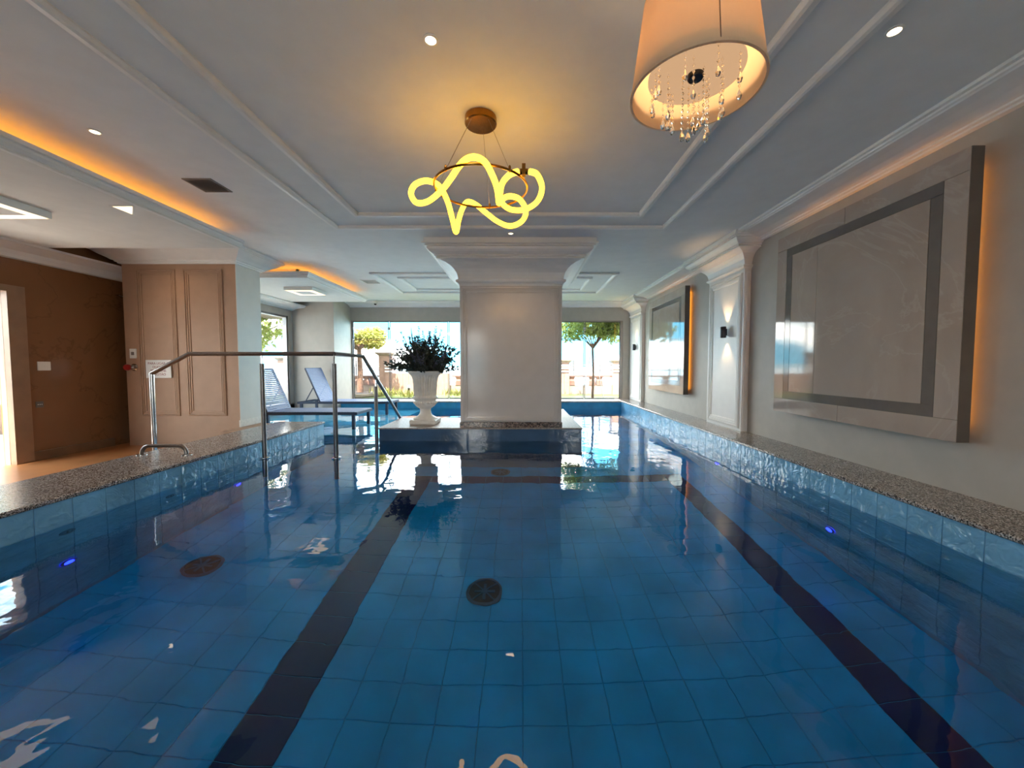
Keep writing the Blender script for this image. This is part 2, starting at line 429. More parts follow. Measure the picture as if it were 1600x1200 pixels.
pf = struct('pool_floor', B(PX0-.2, PX1+.2, PY0-.2, PY1+.2, PD-.2, PD), 'grout_floor', 'blue tiled pool floor with two dark lane lines', 'pool floor')
cols = [-3.3+k*1.74/7 for k in range(8)] + [-1.25+k*3.29/13 for k in range(14)] + [2.28, 2.5025, 2.725]
rows = [PY0+.125+.24*k for k in range(41)]
specs = []
for ci in range(len(cols)-1):
    x0, x1 = cols[ci], cols[ci+1]
    for ri in range(40):
        y0 = 2.09+.24*(ri-6); y1 = y0+.24
        if y1 > PY1+.05: continue
        lane = (abs(x0+1.56) < .01 or abs(x0-2.04) < .01) and y0 < 5.3
        cross = -1.6 < x0 < 2.2 and abs(y0-5.21) < .05
        specs.append((((x0+x1)/2, (y0+y1)/2, PD), ROT_UP, x1-x0-G, .24-G, 'lane_tile' if lane or cross else 'floor_tile'))
tiles(pf, 'floor_tile', specs, None, lambda s_: s_[0][1] > 1.65 and s_[0][1] < 6)
TW = .2262
def wall_specs(kind):
    sp = []
    for r_ in range(7):
        zc = .185-TW*(r_+.5)
        if kind == 'right':
            for k in range(43): sp.append(((PX1, .62+TW*(k+.5), zc), ROT_R, TW-G, TW-G, 'wall_tile'))
        if kind == 'left':
            for k in range(26): sp.append(((PX0, .52+TW*(k+.5), zc), ROT_L, TW-G, TW-G, 'wall_tile'))
        if kind == 'back':
            for k in range(26): sp.append(((PX0+TW*(k+.5), PY1, zc), ROT_F, TW-G, TW-G, 'pool_back_blue'))
    return sp
pr = struct('pool_wall_right', B(PX1, 3.22, PY0, 11.0, PD, .185), 'grout_wall', 'right pool wall of wavy pale blue tiles under granite', 'pool wall')
tiles(pr, 'wall_tile', wall_specs('right'), None, lambda s_: s_[0][2] > -.6 or s_[0][1] < 5)
pl_ = struct('pool_wall_left', B(-4.04, PX0, PY0-.4, 6.40, PD, .185), 'grout_wall', 'left pool wall of wavy pale blue tiles under granite', 'pool wall')
tiles(pl_, 'wall_tile', wall_specs('left'), None, lambda s_: True)
pb = struct('pool_wall_back', B(-4.83, PX1+.01, PY1, 11.0, PD, .175), 'pool_back_blue', 'plain blue far pool wall below the garden window', 'pool wall')
struct('pool_wall_near', B(PX0-.2, PX1+.2, PY0-.4, PY0, PD, .185), 'wall_tile', 'near pool wall below the viewer', 'pool wall')
# end face of the left curb toward the lounger shelf
mb = MB(); mb.box(-5.9, -2.62, 6.41, 10.0, PD, -.10); mb.box(-4.83, -2.62, 10.0, 10.3, PD, -.10)
struct('pool_shelf', mb, 'shelf_blue', 'shallow pale blue tanning shelf the loungers stand on', 'pool shelf')
# copings
def coping(nm, x0, x1, y0, y1, label, mat='granite', z1=CO):
    return struct(nm, MB().bbox(x0, x1, y0, y1, z1-.035, z1, .008), mat, label, 'coping')
coping('coping_right', PX1-.02, 3.22, .15, 11.0, 'speckled granite coping along the right pool wall')
coping('coping_left', -4.06, PX0+.02, .15, 6.41, 'speckled granite coping along the left pool wall with a grab handle', 'granite')
coping('coping_near', PX0-.02, PX1, .13, PY0+.02, 'granite coping at the near end of the pool')
coping('coping_back', -4.83, PX1-.02, PY1-.015, 11.0, 'thin beige stone sill under the garden window', 'stone_grey', .205)
struct('curb_side', B(-4.4, -4.06, 5.6, 6.41, FL, .19), 'wall_paint_warm', 'low plastered curb between left pillar and granite coping', 'curb')

# water
mb = MB()
mb.add([(PX0, PY0, 0), (PX1, PY0, 0), (PX1, PY1, 0), (PX0, PY1, 0)], [(0, 1, 2, 3)])
mb.add([(-5.9, 6.41, 0), (PX0, 6.41, 0), (PX0, 10.0, 0), (-5.9, 10.0, 0)], [(0, 1, 2, 3)])
mb.add([(-4.83, 10.0, 0), (PX0, 10.0, 0), (PX0, 10.3, 0), (-4.83, 10.3, 0)], [(0, 1, 2, 3)])
tag(mb.build('pool_water', 'water'), 'calm clear blue pool water mirroring the window and lamps', 'water', kind='stuff')

# island platform
isl = thing('island_platform', (-.6, 6.5, PD), 'low dark stone-faced platform rising from the water around the central pillar', 'platform')
mb = MB(); mb.box(-2.16, .94, 5.84, 6.97, PD, .19); mb.box(-.9, .94, 6.97, 8.42, PD, .19)
mb.build('body', 'island_tile', isl)
mb = MB(); mb.bbox(-2.175, .95, 5.82, 6.98, .185, .207, .004); mb.bbox(-.91, .95, 6.98, 8.43, .185, .207, .004)
mb.build('top_slab', 'stone_grey', isl)

# ------------------------------------------------------------------ pillars
cap_prof = [(.006, 2.36), (.006, 2.385), (.02, 2.387), (.02, 2.396), (.032, 2.398), (.05, 2.413), (.054, 2.428), (.046, 2.444), (.03, 2.452), (.022, 2.454), (.02, 2.470), (.025, 2.50), (.04, 2.55), (.075, 2.60), (.12, 2.64), (.18, 2.67), (.25, 2.69), (.29, 2.694),
            (.29, 2.710), (.278, 2.712), (.278, 2.720), (.312, 2.722), (.312, 2.738), (.302, 2.740), (.302, 2.748), (.33, 2.75), (.365, 2.77), (.392, 2.797), (.402, 2.824), (.39, 2.826), (.39, 2.834), (.425, 2.836), (.425, 2.848), (.412, 2.850), (.412, 2.857), (.46, 2.859), (.46, 2.876), (.432, 2.880), (.432, 2.94)]
mold = [(0, 0), (.0, .014), (.018, .022), (.024, .022), (.026, .008), (.034, .008), (.036, .017), (.050, .017), (.052, .006), (.060, .006), (.062, .012), (.078, .010), (.08, 0)]
def pillar(x0, x1, y0, y1, zb, label, plinth=True):
    p = thing('pillar', ((x0+x1)/2, (y0+y1)/2, zb), label, 'pillar')
    MB().box(x0, x1, y0, y1, zb+.07, 2.45).build('shaft', 'pillar_lacquer', p)
    fixn(MB().rectprof(x0, x1, y0, y1, cap_prof, True, True).build('capital', 'trim_paint', p))
    mb = MB()
    mb.frame((x0+.03, y0, zb+.09), (1, 0, 0), (0, 0, 1), x1-x0-.06, 2.36-zb-.11, mold)
    fixn(mb.build('panel_molding', 'pillar_lacquer', p))
    if plinth: MB().bbox(x0-.012, x1+.012, y0-.012, y1+.012, zb, zb+.085, .006).build('plinth', 'granite_dark', p)
    return p
pillar(-.915, .63, 5.86, 7.25, .207, 'broad cream central pillar with flared white capital on the island platform')

# right pilasters
rp = [(o*.72, 2.94-(2.94-z)*.78) for o, z in cap_prof]
def pilaster(y0, y1, label, back=1):
    x1 = 3.22; x0 = 3.13
    p = thing('pilaster', (x1, (y0+y1)/2, CO), label, 'pilaster')
    MB().box(x0, x1, y0, y1, CO, 2.56).build('shaft', 'trim_paint', p)
    fixn(MB().rectprof(x0, x1, y0, y1, rp, True, True, (1, 0, 1, back)).build('capital', 'trim_paint', p))
    mb = MB().frame((x0, y0+.05, CO+.04), (0, 0, 1), (0, 1, 0), 2.46-CO-.04, y1-y0-.1, [(a*1.3, c) for a, c in mold])
    fixn(mb.build('panel_molding', 'trim_paint', p))
    mb = MB().frame((x0+.012, y0, CO+.02), (1, 0, 0), (0, 0, 1), x1-x0-.024, 2.44-CO, [(a*.35, c*.6) for a, c in mold])
    fixn(mb.build('side_molding', 'trim_paint', p))
    return p
pilaster(5.42, 6.42, 'white wall pilaster with wide capital between the two marble panels')
pilaster(9.98, 10.98, 'white wall pilaster with capital in the far right corner by the window', 0)

# left pillar with framed panels
lp = thing('pillar', (-5.27, 6.3, FL), 'square beige left pillar with two framed panels, sign and shower knob', 'pillar')
MB().box(-6.15, -4.4, 6.0, 6.55, FL, CE).build('shaft', 'wall_paint_warm', lp)
lprof = [(0, 2.72), (.03, 2.725), (.035, 2.742), (.055, 2.748), (.06, 2.765), (.08, 2.77), (.12, 2.80), (.17, 2.83), (.22, 2.87), (.235, 2.885), (.255, 2.888), (.255, 2.90), (.27, 2.903), (.27, 2.94)]
fixn(MB().rectprof(-6.15, -4.4, 6.0, 6.55, lprof, True, True).build('capital', 'trim_paint', lp))
for xa, xb in ((-5.93, -5.33), (-5.2, -4.60)):
    fixn(MB().frame((xa, 6.0, .37), (1, 0, 0), (0, 0, 1), xb-xa, 2.27, [(a*1.0, c) for a, c in mold]).build('panel_molding', 'wall_paint_warm', lp))
MB().box(-4.4, -4.392, 6.0, 6.55, .29, 2.72).build('side_light_skin', 'side_lit_paint', lp)  # thin slab whose paler colour carries window light on the same pillar paint
MB().bbox(-4.41, -4.385, 5.99, 6.56, .19, .30, .004).build('skirting', 'stone_white', lp)

# ------------------------------------------------------------------ windows and doors
def window(nm, label, cat='window'):
    o = struct(nm, MB(), 'alu') if False else None
wn = thing('window_1', (-.95, 11.1, .19), 'wide frameless garden window across the far wall', 'window'); wn['kind'] = 'structure'
fr = MB(); fr.box(-4.83, -4.79, 11.02, 11.12, .19, 2.44); fr.box(2.86, 2.94, 11.02, 11.12, .19, 2.44)
fr.build('jamb', 'alu', wn)
MB().box(-4.83, 2.94, 11.03, 11.11, .19, .215).build('sill_rail', 'alu', wn)
MB().box(-4.83, 2.94, 11.03, 11.11, 2.415, 2.44).build('head_rail', 'alu', wn)
ZS = 1.90
def pane(x0, x1, z0, z1, mat='glass', y=11.07):
    p = MB().box(x0, x1, y-.005, y+.005, z0, z1).build('pane', mat, wn)
    e = .016
    m = MB().box(x0, x0+e, y-.007, y+.007, z0, z1); m.box(x1-e, x1, y-.007, y+.007, z0, z1); m.box(x0, x1, y-.007, y+.007, z0, z0+e); m.box(x0, x1, y-.007, y+.007, z1-e, z1)
    m.build('pane_edge', 'post_dark', p); return p
pane(-4.79, -3.76, .215, ZS); pane(-4.79, -3.76, ZS+.02, 2.415, 'glass_tint', 11.05)
pane(-3.74, -2.07, .215, 2.415); pane(-2.05, -.9, .215, 2.415); pane(-.88, .72, .215, 2.415)
pane(.74, 1.83, .215, ZS); pane(.74, 1.83, ZS+.02, 2.415, 'glass_tint', 11.05); pane(1.85, 2.86, .215, 2.415)
for x in (-3.75, -4.80, 1.84):
    MB().bbox(x-.035, x+.035, 11.03, 11.06, 2.18, 2.26, .006).build('hinge', 'chrome', wn)
w2 = thing('window_2', (-5.98, 8.3, .18), 'tall side window behind the near sun lounger', 'window'); w2['kind'] = 'structure'
m = MB(); m.box(-6.02, -5.92, 6.8, 6.85, .18, 2.42); m.box(-6.02, -5.92, 9.77, 9.82, .18, 2.42); m.box(-6.02, -5.92, 6.8, 9.82, 2.37, 2.42); m.box(-6.02, -5.92, 6.8, 9.82, .18, .21)
m.build('window_frame', 'alu', w2)
MB().box(-5.975, -5.965, 6.85, 9.77, .21, 2.37).build('pane', 'glass', w2)
d1 = thing('door_1', (-6.45, 3.6, FL), 'glass sliding door in brown frame at the left edge', 'door'); d1['kind'] = 'structure'
m = MB(); m.box(-6.5, -6.36, 4.80, 4.98, FL, 2.16); m.box(-6.5, -6.36, 3.42, 3.52, FL, 2.16); m.box(-6.5, -6.36, 3.52, 4.80, 2.08, 2.16)
m.build('door_frame', 'door_frame', d1)
MB().box(-6.46, -6.45, 3.52, 4.2, FL, 2.08).build('pane', 'glass', d1); MB().box(-6.44, -6.43, 4.16, 4.80, FL, 2.08).build('pane', 'glass', d1)
w3 = thing('window_lobby_fill', (-.5, -3.3, .1), 'pair of tall unseen lobby windows behind the viewer, added for fill light', 'window'); w3['kind'] = 'structure'
m = MB()
for xa, xb in ((-2.35, -1.35), (1.75, 2.35)):  # left opening placed by the pillar's highlight, right one added only for light
    m.box(xa, xb, -3.33, -3.27, .1, .15); m.box(xa, xb, -3.33, -3.27, 2.45, 2.5); m.box(xa, xa+.05, -3.33, -3.27, .15, 2.45); m.box(xb-.05, xb, -3.33, -3.27, .15, 2.45)
m.build('window_frame', 'alu', w3)
for x0, x1 in ((-2.3, -1.4), (1.8, 2.3)): MB().box(x0, x1, -3.305, -3.295, .15, 2.45).build('pane', 'glass', w3)
struct('baseboard_left', B(-6.4, -6.38, 4.98, 6.0, FL, FL+.12), 'brown_baseboard', 'brown baseboard under the marble wall', 'baseboard')

# ================================================================== OBJECTS
# ------------------------------------------------------------------ marble panels on the right wall
def wall_panel(y0, y1, label, lab2):
    z0, z1 = .61, 2.65; xf, xb = 3.07, 3.165
    p = thing('wall_panel', (3.22, (y0+y1)/2, z0), label, 'wall panel', 'backlit marble wall panels')
    MB().box(xf+.006, xb, y0, y1, z0, z1).build('core', 'panel_edge', p)
    # six slabs and an inlaid dark band
    b0, b1 = .16, .25
    ys = [y0, y0+b0, y0+b1, y1-b1, y1-b0, y1]
    def slab(ya, yb, za, zb, mat='marble_panel', nm='slab', xx=xf):
        e = .0015
        MB().rings([[(xx+.008, ya+e, za+e), (xx+.008, yb-e, za+e), (xx+.008, yb-e, zb-e), (xx+.008, ya+e, zb-e)],
                    [(xx+.001, ya+e, za+e), (xx+.001, yb-e, za+e), (xx+.001, yb-e, zb-e), (xx+.001, ya+e, zb-e)],
                    [(xx, ya+2*e, za+2*e), (xx, yb-2*e, za+2*e), (xx, yb-2*e, zb-2*e), (xx, ya+2*e, zb-2*e)]], False, True).build(nm, mat, p)
    ym = y0+(y1-y0)*.52
    slab(y0, ym, z0, z0+b0); slab(ym, y1, z0, z0+b0); slab(y0, ym, z1-b0, z1); slab(ym, y1, z1-b0, z1)
    slab(y0, y0+b0, z0+b0, z1-b0); slab(y1-b0, y1, z0+b0, z1-b0)
    slab(y0+b0, y1-b0, z0+b0, z0+b1, 'panel_band', 'inlay_band'); slab(y0+b0, y1-b0, z1-b1, z1-b0, 'panel_band', 'inlay_band')
    slab(y0+b0, y0+b1, z0+b1, z1-b1, 'panel_band', 'inlay_band'); slab(y1-b1, y1-b0, z0+b1, z1-b1, 'panel_band', 'inlay_band')
    slab(y0+b1, ym+.32, z0+b1, z1-b1); slab(ym+.32, y1-b1, z0+b1, z1-b1)
    for q in p.children: fixn(q)
    m = MB(); m.box(xb, 3.22, y0+.12, y1-.12, z0+.12, z0+.16); m.box(xb, 3.22, y0+.12, y1-.12, z1-.16, z1-.12); m.box(xb, 3.22, y0+.12, y0+.16, z0+.16, z1-.16); m.box(xb, 3.22, y1-.16, y1-.12, z0+.16, z1-.16)
    m.build('wall_mount', 'panel_edge', p)
    m = MB(); m.box(3.18, 3.20, y0+.095, y0+.118, z0+.1, z1-.1); m.box(3.18, 3.20, y1-.118, y1-.095, z0+.1, z1-.1); m.box(3.18, 3.20, y0+.12, y1-.12, z1-.118, z1-.095)
    m.build('backlight', 'led_back', p)
wall_panel(2.686, 4.645, 'large near marble wall panel with inlaid grey band and orange backlight', '')
wall_panel(7.23, 9.19, 'far marble wall panel with grey band mirroring the garden window', '')

# ------------------------------------------------------------------ wall sconces
def sconce(y, label):
    z = 1.66; x = 3.13-.014
    s_ = thing('wall_sconce', (x, y, z), label, 'sconce', 'up and down wall sconces on the pilasters')
    m = MB().box(x-.012, x, y-.02, y+.02, z-.05, z+.05); m.build('bracket', 'sconce_metal', s_)
    cx = x-.052
    m = MB().lathe([(.038, z-.082), (.04, z-.078), (.04, z+.078), (.038, z+.082), (.034, z+.082), (.033, z+.06), (.0, z+.06)], (cx, y, 0), 20, False, False)
    m.lathe([(.038, z-.082), (.034, z-.082), (.033, z-.06), (0, z-.06)], (cx, y, 0), 20, False, False)
    fixn(m.build('body', 'sconce_metal', s_))
    MB().lathe([(.03, z+.062), (.03, z+.066)], (cx, y, 0), 16).build('lens', 'lamp_warm', s_)
    MB().lathe([(.03, z-.066), (.03, z-.062)], (cx, y, 0), 16).build('lens', 'lamp_warm', s_)
    for dz, rx in ((.085, 180), (-.085, 0)):
        light('sconce_light', 'SPOT', (cx, y, z+dz), 7.0, (1, .62, .30), spot_size=R(75), spot_blend=.7, shadow_soft_size=.02, rot=(R(rx), 0, 0)).parent = None
sconce(5.83, 'dark cylinder sconce glowing up and down on the nearer white pilaster')
sconce(10.38, 'small dark sconce glowing on the far corner pilaster')

# ------------------------------------------------------------------ ceiling fixtures
def downlight(x, y, z, label, e=8, r=.03):
    d = thing('recessed_downlight', (x, y, z), label, 'downlight', 'small recessed ceiling downlights')
    m = MB().lathe([(r+.012, z), (r+.012, z-.004), (r, z-.006), (r, z-.001)], (x, y, 0), 24, False, False); fixn(m.build('trim_ring', 'plastic_white', d))
    MB().lathe([(r, z-.0035), (r, z-.002)], (x, y, 0), 24).build('lens', 'spot_warm', d)
    light('downlight_beam', 'SPOT', (x, y, z-.02), e, (1, .70, .44), spot_size=R(110), spot_blend=.8, shadow_soft_size=.04, rot=(0, 0, 0))
downlight(-.492, 2.194, CE, 'round downlight above the ring chandelier, nearest to the viewer')
downlight(2.0, 2.138, CE, 'round downlight between right ceiling strip and crown molding')
downlight(-3.25, 3.02, CE, 'small downlight beside the glowing cove edge at left')
downlight(-.129, 5.27, CE, 'small downlight just in front of the central capital')
downlight(-5.25, 5.6, CE, 'downlight washing the framed panels of the left pillar', 4)
def square_light(x, y, label, w=.56):
    z1, z0 = 2.70, 2.635
    s_ = thing('ceiling_light', (x, y, z1), label, 'ceiling light', 'square surface mounted ceiling lights')
    h = w/2
    m = MB().rings([[(x-a, y-a, z), (x+a, y-a, z), (x+a, y+a, z), (x-a, y+a, z)] for a, z in ((h, z1), (h, z0), (h-.012, z0-.002), (h-.012, z0+.004))]); fixn(m.build('housing', 'plastic_white', s_))
    m = MB().rings([[(x-a, y-a, z), (x+a, y-a, z), (x+a, y+a, z), (x-a, y+a, z)] for a, z in ((h-.012, z0), (h-.115, z0))]); fixn(m.build('diffuser', 'lamp_warm', s_))
    m = MB().box(x-h+.115, x+h-.115, y-h+.115, y+h-.115, z0-.004, z0+.03); m.build('center_plate', 'ceiling_paint', s_)
square_light(-5.02, 3.68, 'square frame light on the near soffit at the left edge')
square_light(-4.35, 7.87, 'square frame light on the far soffit above the loungers')
tl = thing('corner_light', (-3.85, 3.9, 2.70), 'small lit triangular recessed light on the near soffit', 'ceiling light')
fixn(MB().rings([[(-3.965, 3.775, 2.70), (-3.735, 3.775, 2.70), (-3.965, 4.02, 2.70)], [(-3.965, 3.775, 2.694), (-3.735, 3.775, 2.694), (-3.965, 4.02, 2.694)], [(-3.95, 3.79, 2.692), (-3.75, 3.79, 2.692), (-3.95, 3.985, 2.692)]]).build('trim_ring', 'plastic_white', tl))
MB().add([(-3.95, 3.79, 2.693), (-3.75, 3.79, 2.693), (-3.95, 3.985, 2.693)], [(2, 1, 0)]).build('diffuser', 'lamp_warm', tl)
def grille(x0, x1, y0, y1, z, label, n, mat='grille_grey'):
    g = thing('air_grille', ((x0+x1)/2, (y0+y1)/2, z), label, 'air vent', 'ceiling air vents')
    fixn(MB().rings([[(x0+d, y0+d, zz), (x1-d, y0+d, zz), (x1-d, y1-d, zz), (x0+d, y1-d, zz)] for d, zz in ((0, z), (.002, z-.008), (.018, z-.01), (.02, z-.001))]).build('frame', mat, g))
    MB().box(x0+.018, x1-.018, y0+.018, y1-.018, z-.003, z).build('backing', 'panel_edge' if mat == 'grille_grey' else mat, g)
    me = None
    for k in range(n):
        yc = y0+.02+(y1-y0-.04)*(k+.5)/n
        if me is None:
            o = MB().add([(x0+.018, yc-.007, z-.010), (x1-.018, yc-.007, z-.010), (x1-.018, yc+.006, z-.004), (x0+.018, yc+.006, z-.004), (x0+.018, yc-.005, z-.011), (x1-.018, yc-.005, z-.011), (x1-.018, yc+.007, z-.005), (x0+.018, yc+.007, z-.005)],
                          [(0, 1, 2, 3), (7, 6, 5, 4), (0, 4, 5, 1), (3, 2, 6, 7)]).build('slat', mat, g); me = o; y_first = yc
        else:
            c = me.copy(); COL.objects.link(c); c.location = (0, yc-y_first, 0)
grille(-3.235, -2.955, 3.75, 4.035, CE, 'dark grey square air vent on the near left ceiling', 14)
grille(-3.33, -3.0, 8.05, 8.4, CE, 'pale ceiling air vent beside the far molding', 12, 'plastic_white')
cm = thing('security_camera', (-3.9, 10.55, CE), 'tiny white dome camera on the far crown molding', 'camera')
cx_, cy_ = -3.94, 10.52
MB().lathe([(.055, CE-.03), (.06, CE-.045), (.06, CE-.08), (.05, CE-.1)], (cx_, cy_, 0), 20).build('base', 'plastic_white', cm)
m = MB(); m.lathe([(.036*math.cos(R(a)), CE-.1-.036*math.sin(R(a))) for a in range(0, 91, 15)], (cx_, cy_, 0), 16, False, False); fixn(m.build('lens_dome', 'plastic_black', cm))

# ------------------------------------------------------------------ ring chandelier with looping LED tube
RC = Vector((-.285, 2.85, 2.44))
TH = math.atan(28/600)
def at(u, v, y):   # a point of the real room at depth y
    dx = (u-813)/600; dy = (600-v)/600
    r_ = Vector((dx, math.cos(TH)+dy*math.sin(TH), -math.sin(TH)+dy*math.cos(TH)))
    return r_*(y/r_.y)+Vector((0, 0, ZC))
def spline(pts, n, closed=False):
    out = []; N = len(pts)
    rng = N if closed else N-1
    for i in range(rng):
        g = lambda k: pts[k % N] if closed else pts[max(0, min(N-1, k))]
        p0, p1, p2, p3 = g(i-1), g(i), g(i+1), g(i+2)
        for j in range(n):
            t = j/n
            out.append(.5*((2*p1)+(p2-p0)*t+(2*p0-5*p1+4*p2-p3)*t*t+(3*p1-p0-3*p2+p3)*t**3))
    if not closed: out.append(pts[-1])
    return out
ch = thing('ring_chandelier', (RC.x, RC.y, CE), 'brass ring chandelier with a looping glowing yellow LED tube', 'chandelier')
fixn(MB().lathe([(.10, CE), (.113, CE-.006), (.115, CE-.05), (.108, CE-.058), (.0, CE-.060)], (RC.x, RC.y, 0), 36, False, False).build('canopy', 'brass', ch))
rr = .335
pts = [RC+Vector((rr*math.cos(2*math.pi*k/72), rr*math.sin(2*math.pi*k/72), 0)) for k in range(72)]
MB().tube(pts, .0085, 8, True).build('ring', 'brass', ch)
for a in (-128, -50, 84, 175):
    p = RC+Vector((rr*math.cos(R(a)), rr*math.sin(R(a)), 0)); q = Vector((RC.x+.09*math.cos(R(a)), RC.y+.09*math.sin(R(a)), CE-.05))
    MB().tube([p, q], .0012, 5).build('suspension_wire', 'steel_brushed', ch)
    MB().lathe([(.007, -.012), (.009, -.006), (.009, .02), (.005, .03)], tuple(p), 10).build('wire_clip', 'brass', ch)
c_ = RC.y
path = [(1095, 567, -.20), (1150, 592, -.15), (1185, 690, -.02), (1150, 790, .08), (1060, 850, .16), (960, 853, .2), (895, 815, .16), (890, 775, .08), (940, 752, .02), (1010, 770, .04), (1055, 830, .12), (1060, 895, .2), (1020, 950, .27), (940, 975, .31), (850, 940, .34), (760, 872, .35), (690, 815, .35), (630, 793, .34),
        (590, 840, .31), (560, 930, .27), (540, 1020, .22), (515, 930, .17), (480, 800, .13), (435, 705, .06), (390, 657, 0), (310, 636, -.06), (230, 668, -.05), (203, 735, -.01), (245, 800, .04), (330, 790, .03), (425, 715, -.08), (500, 620, -.2), (560, 530, -.28), (620, 472, -.33), (690, 460, -.35), (760, 500, -.35), (815, 600, -.32), (850, 700, -.27), (862, 800, -.2),
        (866, 770, -.13), (885, 660, -.12), (940, 592, -.16), (1005, 567, -.2)]
P = [at(600+a/4.8, 150+b_/4.8, c_+d) for a, b_, d in path]
MB().tube(spline(P, 7), .0195, 12).build('led_tube', 'led_tube', ch)
pc = at(600+1048/4.8, 150+567/4.8, c_-.2)
fixn(MB().tube([pc+Vector((-.025, 0, 0)), pc+Vector((.028, 0, 0))], .019, 16).build('tube_connector', 'brass', ch))
MB().box(pc.x-.012, pc.x+.012, pc.y-.03, pc.y+.012, pc.z-.03, pc.z+.04).build('ring_clamp', 'brass', ch)

# ------------------------------------------------------------------ crystal drum pendant
zc = 2.18; dx, dy = .66, 1.50; rb, rt = .235, .19; hz = .34
pd = thing('drum_pendant', (dx, dy, CE), 'cream fabric drum pendant lamp with hanging crystals, close overhead', 'pendant lamp')
fixn(MB().lathe([(rb, zc), (rt, zc+hz), (rt-.004, zc+hz), (rb-.005, zc)], (dx, dy, 0), 64, False, False).build('lamp_shade', 'shade_fabric', pd))
fixn(MB().lathe([(rb+.002, zc), (rb+.002, zc+.012), (rb-.007, zc+.012), (rb-.007, zc-.001), (rb+.002, zc)], (dx, dy, 0), 64, False, False).build('rim', 'shade_fabric', pd))
fixn(MB().lathe([(.0, zc+.068), (.17, zc+.068), (.17, zc+.074), (.0, zc+.074)], (dx, dy, 0), 48, False, False).build('diffuser_plate', 'bulb_warm', pd))
MB().lathe([(.026, zc+.05), (.03, zc+.056), (.03, zc+.066), (.02, zc+.07)], (dx, dy, 0), 20).build('center_cap', 'plastic_black', pd)
a_ = R(-96)
MB().tube([(dx+(rb+.001)*math.cos(a_), dy+(rb+.001)*math.sin(a_), zc+.01), (dx+(rt+.001)*math.cos(a_), dy+(rt+.001)*math.sin(a_), zc+hz)], .0018, 6).build('seam', 'brown_baseboard', pd)
MB().tube([(dx, dy, zc+hz-.05), (dx, dy, CE-.02)], .008, 10).build('rod', 'chrome', pd)
for a in (0, 120, 240): MB().tube([(dx, dy, zc+hz-.03), (dx+rt*math.cos(R(a)), dy+rt*math.sin(R(a)), zc+hz-.012)], .003, 6).build('spider_arm', 'chrome', pd)
fixn(MB().lathe([(.06, CE), (.062, CE-.01), (.05, CE-.03), (.01, CE-.04)], (dx, dy, 0), 24, False, True).build('ceiling_rose', 'chrome', pd))
light('pendant_bulb', 'POINT', (dx, dy, zc+.16), 1.6, (1, .72, .42), shadow_soft_size=.03)
k = 0
for ring_r, n, ln in ((.05, 5, .20), (.105, 8, .13), (.155, 12, .07)):
    for i in range(n):
        a = 2*math.pi*(i+.3*k)/n; x, y = dx+ring_r*math.cos(a), dy+ring_r*math.sin(a); k += 1
        m = MB(); z = zc+.066; L = ln*random.uniform(.85, 1.15)
        m.tube([(x, y, z), (x, y, z-L)], .0008, 4)
        nb = int(L/.02)
        for j in range(nb):
            zz = z-L*(j+.5)/nb
            m.lathe([(.0005, zz+.0075), (.0055, zz), (.0005, zz-.0075)], (x, y, 0), 6, smooth=False)
        st = m.build('crystal_strand', 'crystal', pd)
        ze = z-L
        MB().lathe([(.001, ze), (.006, ze-.012), (.010, ze-.026), (.007, ze-.036), (.001, ze-.040)], (x, y, 0), 8, smooth=False).build('crystal_drop', 'crystal', st)

# ------------------------------------------------------------------ urn and flowers
ux, uy, uz = -1.57, 6.33, .207
urn = thing('garden_urn', (ux, uy, uz), 'white fluted classical urn on the island platform beside the pillar', 'urn')
MB().bbox(ux-.21, ux+.21, uy-.21, uy+.21, uz, uz+.075, .014).build('base', 'urn_white', urn)
prof = [(.20, .07), (.20, .085), (.175, .098), (.14, .115), (.11, .14), (.09, .175), (.085, .215), (.092, .245), (.12, .265), (.15, .285), (.17, .315), (.178, .345), (.17, .37), (.165, .385), (.19, .395), (.203, .412), (.203, .43), (.19, .445), (.182, .452)]
MB().lathe([(r_, z) for r_, z in prof], (ux, uy, uz), 48).build('stem', 'urn_white', urn)
fl = [(.178, .45, 0), (.182, .47, .02), (.188, .56, .024), (.194, .66, .024), (.205, .74, .022), (.225, .79, .014), (.25, .815, 0)]
MB().lathe(fl, (ux, uy, uz), 56, smooth=False).build('fluted_bowl', 'urn_white', urn)
fixn(MB().lathe([(.245, .812), (.27, .83), (.278, .845), (.274, .86), (.25, .862), (.235, .83), (.2, .80), (0, .80)], (ux, uy, uz), 48, False, False).build('rim', 'urn_white', urn))
m = MB()
for i in range(26):
    a = 2*math.pi*i/26
    m.lathe([(.004, -.022), (.016, -.012), (.019, 0), (.014, .012), (.004, .02)], (ux+.178*math.cos(a), uy+.178*math.sin(a), uz+.345), 8)
m.build('carved_garland', 'urn_white', urn)

